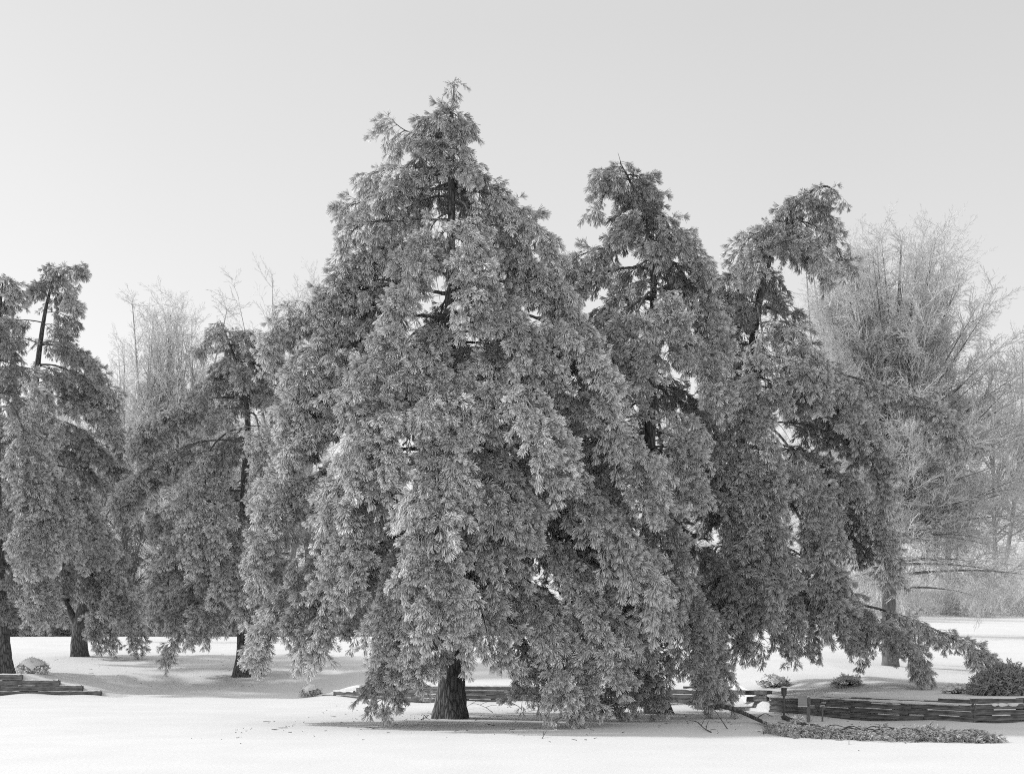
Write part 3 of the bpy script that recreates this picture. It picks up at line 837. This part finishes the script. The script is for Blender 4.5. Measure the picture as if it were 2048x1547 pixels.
# frosted undergrowth along the crest
rng = np.random.default_rng(7)
pos, rot, sc = [], [], []
def thicket(px0, px1, d0, d1, hmax, n):
    px = rng.uniform(px0, px1, n); d = d0 + (d1 - d0) * rng.uniform(0, 1, n) ** .7
    d = np.maximum(d, d0 + 5 * np.sin(px * .021) + 4 * np.sin(px * .053 + 1))
    x = (px - CX) * d / F
    hh = hmax * (.55 + .45 * np.sin(x * .9) * np.sin(x * .37 + 1)) 
    h = hh * rng.uniform(0, 1, n) ** 1.2
    z = ground_h(x, d) + h
    pos.append(np.stack([x, d, z], -1))
    rot.append(np.stack([rng.uniform(0, 6.28, n), -rng.uniform(-.2, 1.5, n), rng.uniform(0, 6.28, n)], -1))
    sc.append(rng.uniform(1.2, 2.2, n))
thicket(-120, 760, 91, 106, 8.5, 15000)
thicket(1300, 2250, 112, 132, 6.5, 9000)
thicket(650, 1350, 100, 112, 4.0, 2500)
o = scatter_obj('frosted_undergrowth', scatter_mesh('frosted_undergrowth', np.concatenate(pos), np.concatenate(rot), np.concatenate(sc), 5, rng), G_FROST)
tag(o, 'tangled frosted brush along the crest of the snow slope behind the pines', 'undergrowth')

# ------------------------------------------------------------------ timber walls
def timber_mesh(L, h, w, rng):
    """rough hewn timber along +x from 0..L, front face at y=0, height h"""
    nx_ = max(4, int(L / .3))
    prof = [(0.0, .012), (0.012, 0), (h - .012, 0), (h, .012), (h, w), (0, w)]
    m = len(prof)
    xs_ = np.linspace(0, L, nx_)
    V = []
    for x in xs_:
        for (z, y) in prof:
            V.append((x + rng.normal(0, .003), y + rng.normal(0, .006), z + rng.normal(0, .004)))
    V = np.array(V)
    Q = []
    for i in range(nx_ - 1):
        for j in range(m):
            a = i * m + j; b_ = i * m + (j + 1) % m
            Q.append((a, b_, b_ + m, a + m))
    me = bpy.data.meshes.new('timber')
    faces = [tuple(q) for q in Q] + [tuple(range(m))[::-1], tuple((nx_ - 1) * m + j for j in range(m))]
    me.from_pydata(V.tolist(), [], [f[::-1] for f in faces])
    me.update()
    return me

def timber_wall(label, courses, h, z_of, rng, name='timber_wall', ledges=True):
    """courses: list of (x0, x1) from bottom to top; follows the wall line"""
    x0 = courses[0][0]
    root = thing(name, label, 'wall', (x0, float(ywall(x0)), 0), 'low timber retaining walls')
    org = np.array([x0, float(ywall(x0)), 0])
    for ci, (a, b_) in enumerate(courses):
        x = a
        first = True
        while x < b_ - .05:
            # break timbers at bends of the wall line
            ln = rng.uniform(1.7, 2.7) if not first else rng.uniform(1.0, 2.4)
            first = False
            x1 = x
            p0 = np.array([x, float(ywall(x))])
            while x1 < b_ and math.hypot(x1 - x, float(ywall(x1)) - p0[1]) < ln: x1 += .05
            x1 = min(x1, b_)
            for bx_ in WX:
                if x + .3 < bx_ < x1: x1 = bx_; break
            if b_ - x1 < .35: 
                if not any(x < bx_ < b_ for bx_ in WX): x1 = b_
            p1 = np.array([x1, float(ywall(x1))])
            L = float(np.linalg.norm(p1 - p0))
            if L < .12: x = x1 + .001; continue
            o = link('timber', timber_mesh(L - .012, h - .008, .19, rng), TIMBER, root)
            ang = math.atan2(p1[1] - p0[1], p1[0] - p0[0])
            zc = z_of(x) + ci * h
            set_back = ci * .010 + rng.uniform(-.008, .008)
            o.location = (p0[0] - org[0] - math.sin(ang) * set_back, p0[1] - org[1] + math.cos(ang) * set_back, zc)
            o.rotation_euler = (rng.normal(0, .01), rng.normal(0, .003), ang)
            if ledges and (rng.random() < .65 or ci == len(courses) - 1):
                # line of snow lodged on the ledge
                f0 = rng.uniform(0, .4) * L; f1 = rng.uniform(.6, 1) * L
                n = max(4, int((f1 - f0) / .12))
                xx = np.linspace(f0, f1, n)
                acc = Acc(); acc.tube(np.stack([xx, np.full(n, .004), np.full(n, h - .004)], -1), np.clip(rng.normal(.011, .004, n), .004, .022), 6)
                s = link('ledge_snow', acc.mesh('ledge_snow'), SNOW, o)
            x = x1 + .0005
    # ragged roll of snow along the top edge of every step
    for ci, (a, b_) in enumerate(courses):
        s1 = courses[ci + 1] if ci + 1 < len(courses) else None
        spans = [(a, b_)] if s1 is None else [(a, s1[0]), (s1[1], b_)]
        for (u0, u1) in spans:
            if u1 - u0 < .12: continue
            xx = np.arange(u0, u1, .09); n_ = len(xx)
            if n_ < 3: continue
            rr = np.clip(.034 + .014 * np.sin(xx * 3.1 + ci) + rng.normal(0, .007, n_), .014, .06)
            pts_ = np.stack([xx - org[0], ywall(xx) + .085 + rng.normal(0, .008, n_) - org[1], z_of(a) + (ci + 1) * h + .004 - rr * .35], -1)
            ac = Acc(); ac.tube(pts_, rr, 8)
            link('snow_cap', ac.mesh('snow_cap'), SNOW, root)
    return root

rng = np.random.default_rng(19)
def px_x(px, d): return (px - CX) * d / F
timber_wall('dark timber wall stepping down at its end, below the wide-trunked pine', [(-23.5, -15.3), (-23.5, -16.0), (-23.5, -16.86), (-23.5, -18.25)], .205, lambda x: -.015, rng)
timber_wall('long dark timber wall running behind the trunk of the tallest pine', [(-6.75, 5.95), (-6.3, 5.95), (-5.4, 5.9), (-3.6, 5.85)], .142, lambda x: -.01 - .0 * x, rng)
timber_wall('weathered timber wall with snowy ledges behind the fallen pine limb', [(6.97, 13.5), (6.97, 13.5), (6.97, 13.5), (6.97, 13.5), (6.97, 13.5)], .128, lambda x: min(-.16 + .042 * (x - 6.97), -.02), rng)

def loose_timber(label, p0, p1, h, w, rng):
    o = link('edging_timber', timber_mesh(float(np.linalg.norm(np.array(p1[:2]) - np.array(p0[:2]))), h, w, rng), TIMBER)
    o.location = p0
    dx, dy, dz = (p1[i] - p0[i] for i in range(3))
    o.rotation_euler = (0, -math.atan2(dz, math.hypot(dx, dy)), math.atan2(dy, dx))
    tag(o, label, 'timber', 'edging timbers')
    return o
loose_timber('long low edging timber in the snow beyond the ramp between the walls', (5.3, 38.2, .46), (8.1, 38.2, .46), .13, .16, rng)
loose_timber('thin snow-buried edging timber beyond the lamp post', (8.75, 38.4, .53), (9.6, 38.4, .53), .06, .14, rng)
# two timbers returning along the ramp
loose_timber('upper sloping timber at the ramp corner of the weathered wall', (6.36, 35.9, .42), (6.95, 33.72, .48), .13, .17, rng)
loose_timber('lower sloping timber at the ramp corner of the weathered wall', (6.62, 34.9, .26), (6.93, 33.66, .33), .13, .17, rng)

# ------------------------------------------------------------------ shrubs
def dome_cap(rx, ry, h, rng, z0=.45):
    nu, nv = 20, 7
    V = [(0, 0, h)]
    ph = rng.uniform(0, 6.28, 3)
    for j in range(1, nv):
        f = j / (nv - 1)
        for i in range(nu):
            a = i * 6.2832 / nu
            e = 1 + .13 * math.sin(3 * a + ph[0]) * f + .10 * math.sin(7 * a + ph[1]) * f
            rr = math.sin(f * 1.05) * e
            V.append((rx * rr * math.cos(a), ry * rr * math.sin(a), h * math.cos(f * 1.05 * e)))
    me = bpy.data.meshes.new('snow_cap')
    Fs = [(0, 1 + i, 1 + (i + 1) % nu) for i in range(nu)]
    for j in range(nv - 2):
        for i in range(nu):
            a = 1 + j * nu + i; b_ = 1 + j * nu + (i + 1) % nu
            Fs.append((a, a + nu, b_ + nu, b_))
    me.from_pydata(V, [], Fs)
    for p_ in me.polygons: p_.use_smooth = True
    me.update()
    return me

def shrub(label, px, py, d, rx, ry, h, n, rng, cap=True, scl=1.0, twig_group=None, arch=0.0):
    p = at(px, py, d)
    z0 = gz(p[0], p[1])
    root = thing('snowy_shrub', label, 'shrub', (p[0], p[1], z0), 'snowy shrubs')
    a = rng.uniform(0, 6.283, n); c = rng.uniform(0.02, 1.0, n); 
    el = np.arcsin(c)
    k = rng.uniform(.62, .98, n) if cap else rng.uniform(.45, .86, n)
    nrm = np.stack([np.cos(a) * np.cos(el), np.sin(a) * np.cos(el), np.sin(el)], -1)
    bumpy = 1 + .14 * np.sin(a * 3 + 1) * np.cos(el) + .1 * np.sin(a * 7 + el * 5)
    pos = nrm * np.array([rx, ry, h]) * (k * bumpy)[:, None]
    if arch: pos[:, 2] += .0
    dd = nrm + rng.normal(size=(n, 3)) * .35
    if arch: dd[:, 2] -= arch * np.linalg.norm(pos[:, :2], axis=1) / rx
    dd /= np.linalg.norm(dd, axis=1, keepdims=True)
    rot = np.stack([rng.uniform(0, 6.28, n), -np.arcsin(np.clip(dd[:, 2], -1, 1)), np.arctan2(dd[:, 1], dd[:, 0])], -1)
    if cap: scl = .5
    me = scatter_mesh('twigs', pos, rot, scl * rng.uniform(.7, 1.2, n), 4, rng)
    scatter_obj('twigs', me, twig_group or (G_PALE if cap else G_BUSH), root)
    acc = Acc()
    for i in range(14):
        e = nrm[i] * np.array([rx, ry, h]) * .9
        u = np.linspace(0, 1, 5)[:, None]
        acc.tube(np.array([0, 0, -.05]) * (1 - u) + e * u + np.array([0, 0, .12 * h]) * np.sin(u * 3.14), np.linspace(.014, .005, 5), 5)
    link('stems', acc.mesh('stems'), DARKTWIG, root)
    if cap:
        link('snow_cap', dome_cap(rx * 1.06, ry * 1.06, h * 1.10, rng), SNOW, root)
    return root
rng = np.random.default_rng(77)
shrub('round snow-capped shrub on top of the stepped timber wall', 65, 1362, 48.2, .62, .6, .58, 420, rng)
shrub('small snow-capped shrub by the free end of the long timber wall', 622, 1394, 44.3, .40, .36, .40, 260, rng)
shrub('large arching evergreen shrub spilling over the weathered timber wall', 2012, 1404, 29.6, .78, .7, .66, 900, rng, cap=False, scl=1.25, arch=.8)
shrub('small frosted shrub behind the lamp post', 1548, 1392, 36.4, .45, .4, .30, 240, rng)
shrub('small frosted shrub on the terrace below the hooked pine boughs', 1695, 1391, 34.6, .42, .36, .26, 200, rng)
shrub('small frosted shrub under the drooping tip of the longest pine limb', 1912, 1390, 30.6, .30, .3, .18, 140, rng)

# ------------------------------------------------------------------ lamp, sign, bollard
def lathe(name, prof, sides=20):
    P = np.array([[0, 0, z] for _, z in prof]); R = np.array([r_ for r_, _ in prof])
    a = np.arange(sides) * 2 * math.pi / sides
    V = np.stack([R[:, None] * np.cos(a), R[:, None] * np.sin(a), np.repeat(P[:, 2:3], sides, 1)], -1).reshape(-1, 3)
    K = len(prof)
    Q = [(k * sides + s, k * sides + (s + 1) % sides, (k + 1) * sides + (s + 1) % sides, (k + 1) * sides + s) for k in range(K - 1) for s in range(sides)]
    Fs = Q + [tuple(range(sides))[::-1], tuple((K - 1) * sides + s for s in range(sides))]
    me = bpy.data.meshes.new(name); me.from_pydata(V.tolist(), [], Fs); me.update()
    return me

def box_mesh(name, sx, sy, sz, bev=.01):
    import bmesh
    bm = bmesh.new(); bmesh.ops.create_cube(bm, size=1)
    for v in bm.verts: v.co = Vector((v.co.x * sx, v.co.y * sy, (v.co.z + .5) * sz))
    bmesh.ops.bevel(bm, geom=bm.edges[:], offset=bev, segments=2, affect='EDGES')
    me = bpy.data.meshes.new(name); bm.to_mesh(me); bm.free()
    return me

D_L = 30.6
b = at(1568, 1432, D_L); zb = gz(b[0], b[1])
lamp = thing('lamp_post', 'small garden lamp post with tapered shade before the weathered timber wall', 'lamp', (b[0], b[1], zb + .06))
link('post', lathe('post', [(.026, -.16), (.026, .50), (.024, .52)]), POSTMAT, lamp)
sh = link('lamp_shade', lathe('lamp_shade', [(.03, .50), (.046, .51), (.056, .525), (.066, .68), (.068, .70)], 12), POSTMAT, lamp)
for i in range(6):
    a = i * math.pi / 3
    acc = Acc(); acc.tube(np.array([[.057 * math.cos(a), .057 * math.sin(a), .525], [.069 * math.cos(a), .069 * math.sin(a), .695]]), np.array([.005, .005]), 4)
    link('rib', acc.mesh('rib'), POSTMAT, sh)
link('lamp_cap', lathe('lamp_cap', [(.088, .70), (.090, .712), (.06, .73), (.012, .745), (.010, .765)], 16), POSTMAT, lamp)
link('finial', lathe('finial', [(.006, .765), (.020, .778), (.024, .79), (.018, .805), (.004, .815)], 12), POSTMAT, lamp)
link('cap_snow', lathe('cap_snow', [(.088, .713), (.086, .722), (.058, .742), (.014, .752)], 16), ICE, lamp)

b = at(1617, 1446, 29.2); zb = gz(b[0], b[1])
sign = thing('sign_stand', 'grey sign board fixed to a short squared post with a crosspiece', 'sign', (b[0], b[1], zb))
sign.rotation_euler = (0, 0, -.25)
link('post', box_mesh('post', .085, .085, .42, .01), ROUGHWOOD, sign).location = (0, 0, -.08)
link('upright', box_mesh('upright', .075, .07, .20, .022), ROUGHWOOD, sign).location = (.01, 0, .40)
link('crosspiece', box_mesh('crosspiece', .20, .095, .075, .02), ROUGHWOOD, sign).location = (.045, 0, .31)
bd = link('board', box_mesh('board', .215, .022, .27, .006), BOARD, sign); bd.location = (-.135, -.05, .37); bd.rotation_euler = (-.22, 0, 0)
link('lower_lip', box_mesh('lower_lip', .225, .04, .018, .005), ICE, bd).location = (0, -.012, -.012)
link('upper_lip', box_mesh('upper_lip', .217, .03, .012, .004), ICE, bd).location = (0, 0, .27)
link('snow_cap', box_mesh('snow_cap', .078, .07, .014, .006), ICE, sign).location = (.01, 0, .598)
link('arm_snow', box_mesh('arm_snow', .12, .08, .012, .005), ICE, sign).location = (.085, 0, .384)

b = at(1645, 1444, 29.5); zb = gz(b[0], b[1])
bol = thing('garden_stake', 'short stake with a snow-rimmed block head beside the sign board', 'stake', (b[0], b[1], zb))
link('stake', box_mesh('stake', .036, .036, .36, .006), ROUGHWOOD, bol).location = (0, 0, -.06)
link('head', box_mesh('head', .115, .09, .085, .03), ROUGHWOOD, bol).location = (0, 0, .29)
link('snow_cap', box_mesh('snow_cap', .11, .085, .018, .008), ICE, bol).location = (0, 0, .368)

# ------------------------------------------------------------------ fallen limb, log and sticks
def on_ground(px, py, lift=0.0):
    d = EYE * F / (py - HOR)
    for _ in range(6):
        x = (px - CX) * d / F
        d = (EYE - gz(x, d)) * F / (py - HOR)
    x = (px - CX) * d / F
    return np.array([x, d, gz(x, d) + lift])

fl = Pine(91, .85, 1.25)
A = on_ground(1500, 1445); A = np.array([at(1434, 1408, A[1] + .1)[0], A[1] + .1, at(1434, 1408, A[1] + .1)[2]])
pts = [A, at(1480, 1422, A[1] - .1), at(1520, 1440, A[1] - .4), on_ground(1560, 1468, .12), on_ground(1660, 1475, .12), on_ground(1780, 1478, .10), on_ground(1890, 1480, .08), on_ground(1972, 1484, .04)]
LP = resample(pts, 40)
org = np.array([LP[18][0], LP[18][1], gz(LP[18][0], LP[18][1])])
limb = thing('fallen_limb', 'broken pine limb with iced needles lying on the snow below the timber wall', 'branch', org)
s = np.linspace(0, 1, 40)
acc = Acc(); acc.tube(LP - org, .05 * (1 - .85 * s) + .006, 8)
for k in range(14):     # secondary shoots splitting from the limb
    i = int(np.random.default_rng(k).integers(8, 30)); rr = np.random.default_rng(200 + k)
    q = LP[i]; dirx = rr.uniform(.3, .9); diry = rr.uniform(-.8, .8)
    e = q + np.array([dirx, diry, 0]) * rr.uniform(.5, 1.2); e[2] = gz(e[0], e[1]) + rr.uniform(.03, .22)
    m_ = (q + e) / 2 + np.array([0, 0, .10])
    acc.tube(resample([q, m_, e], 8) - org, np.linspace(.016, .005, 8), 5)
link('wood', acc.mesh('wood'), BARK, limb)
r = fl.rng
n = 900
i = r.uniform(15, 39, n)
c = np.stack([np.interp(i, np.arange(40), LP[:, j]) for j in range(3)], -1)
wd = np.interp(i, [13, 18, 24, 32, 39], [.2, .40, .55, .45, .10])
off = r.normal(0, .45, n) * wd
c[:, 1] += off; c[:, 0] += r.normal(0, .15, n)
gzv = ground_h(c[:, 0], c[:, 1])
hmax = np.interp(i, [13, 18, 22, 27, 33, 36, 39], [.06, .20, .10, .15, .14, .08, .03]) * np.exp(-(off / (wd * 1.1)) ** 2)
c[:, 2] = gzv + .06 + hmax * r.uniform(0, 1, n)
yaw = r.normal(0, .7, n) + np.where(off > 0, .3, -.3)
fl.ice = .72
fl.sprays(c, yaw, r.normal(-.10, .35, n), np.full(n, .66))
scatter_obj('needles', scatter_mesh('needles', np.concatenate(fl.pos) - org, np.concatenate(fl.rot), np.concatenate(fl.scl), len(PINE_SPRAYS), r, np.concatenate(fl.shade)), G_PINE, limb)

p0, p1 = on_ground(1566, 1437, .05), on_ground(1612, 1452, .03)
acc = Acc(); n = 14
LPts = resample([p0, (p0 + p1) / 2 + np.array([0, 0, .01]), p1], n)
acc.tube(LPts - p0, .048 * np.ones(n) + .004 * np.sin(np.arange(n) * 1.3), 10)
lg = link('cut_log', acc.mesh('cut_log'), BARK); lg.location = p0
tag(lg, 'short dark log lying on the snow between the lamp post and the sign board', 'log')

def stick(name, label, pxs, rad, group='fallen twigs on the snow', side=()):
    pts = np.array([on_ground(px, py, lift) for px, py, lift in pxs])
    acc = Acc(); n = 12
    P_ = resample(pts, n)
    acc.tube(P_ - pts[0], np.linspace(rad, rad * .4, n), 5)
    for (k, dx, dy, dz) in side:
        q = P_[k]; e = q + np.array([dx, dy, dz])
        e[2] = max(e[2], gz(e[0], e[1]) + .01)
        m_ = (q + e) / 2 + np.array([0, 0, .03])
        acc.tube(resample([q, m_, e], 6) - pts[0], np.linspace(rad * .7, rad * .3, 6), 4)
    o = link(name, acc.mesh(name), DARKTWIG); o.location = pts[0]
    tag(o, label, 'stick', group)
    return o
stick('fallen_stick', 'straight bare stick standing out of the snow beside the butt of the fallen limb', [(1455, 1457, 0), (1440, 1455, .22), (1424, 1452, .45)], .012)
stick('fallen_stick', 'forked twig lying in the shade near the butt of the fallen limb', [(1422, 1464, .01), (1408, 1458, .03), (1396, 1450, .06)], .014, side=[(4, .1, .2, .18), (6, -.2, .1, .15), (8, .15, .1, .2)])
stick('fallen_stick', 'curved bare twigs arching on the snow right of the tallest pine trunk', [(985, 1424, .01), (968, 1421, .12), (945, 1416, .14), (925, 1420, .02)], .009, side=[(3, .3, .1, .05), (5, .35, -.1, .1), (8, .3, .1, .1)])
stick('fallen_stick', 'long bowed twig on the snow under the low right bough of the tallest pine', [(1091, 1431, .01), (1080, 1420, .09), (1060, 1419, .1), (1042, 1428, .01)], .009, side=[(2, -.4, .1, -.05), (5, -.3, -.1, .0)])
stick('fallen_stick', 'short twig poking up in the shaded snow in front of the tallest pine', [(1084, 1476, .0), (1089, 1473, .06), (1094, 1472, .13)], .008, side=[(4, -.02, .05, .08)])
stick('fallen_stick', 'small crumpled twig tuft beside the flared foot of the tallest pine', [(842, 1439, .01), (850, 1438, .04), (860, 1439, .02)], .012, side=[(3, .05, .02, .08), (5, .1, 0, .06), (7, .08, .05, .05), (8, -.1, .05, .06)])
stick('fallen_stick', 'thin forked twig on the shaded slope between the left pines', [(128, 1341, .01), (134, 1340, .05), (138, 1338, .10)], .016)
stick('fallen_stick', 'thin twig on the snow beside the trunk of the twin-topped pine', [(455, 1346, .01), (462, 1344, .05), (472, 1344, .02)], .014)

# scattered litter under the pines
rng = np.random.default_rng(5)
n = 520
cx_ = np.concatenate([rng.uniform(-6, 9, 300), rng.uniform(-22, -8, 220)]); cy_ = np.concatenate([rng.normal(29, 3.0, 300), rng.uniform(47, 60, 220)])
base = np.stack([cx_, cy_, ground_h(cx_, cy_) + .006], -1)
dirs = np.stack([rng.normal(size=n), rng.normal(size=n), rng.uniform(0, .25, n)], -1)
ln = np.where(rng.random(n) < .12, rng.uniform(.1, .28, n), rng.uniform(.02, .08, n))
dn = dirs / np.linalg.norm(dirs, axis=1, keepdims=True)
LP_ = base[:, None, :] + dn[:, None, :] * ln[:, None, None] * np.linspace(0, 1, 3)[None, :, None]
V, Q = tube_batch(LP_, np.repeat(np.array([[.006, .005, .003]]), n, 0), 4)
o = link('needle_litter', mesh_np('needle_litter', V, Q), DARKTWIG)
tag(o, 'tiny dark twig and needle litter sprinkled over the shaded snow', 'litter', kind='stuff')
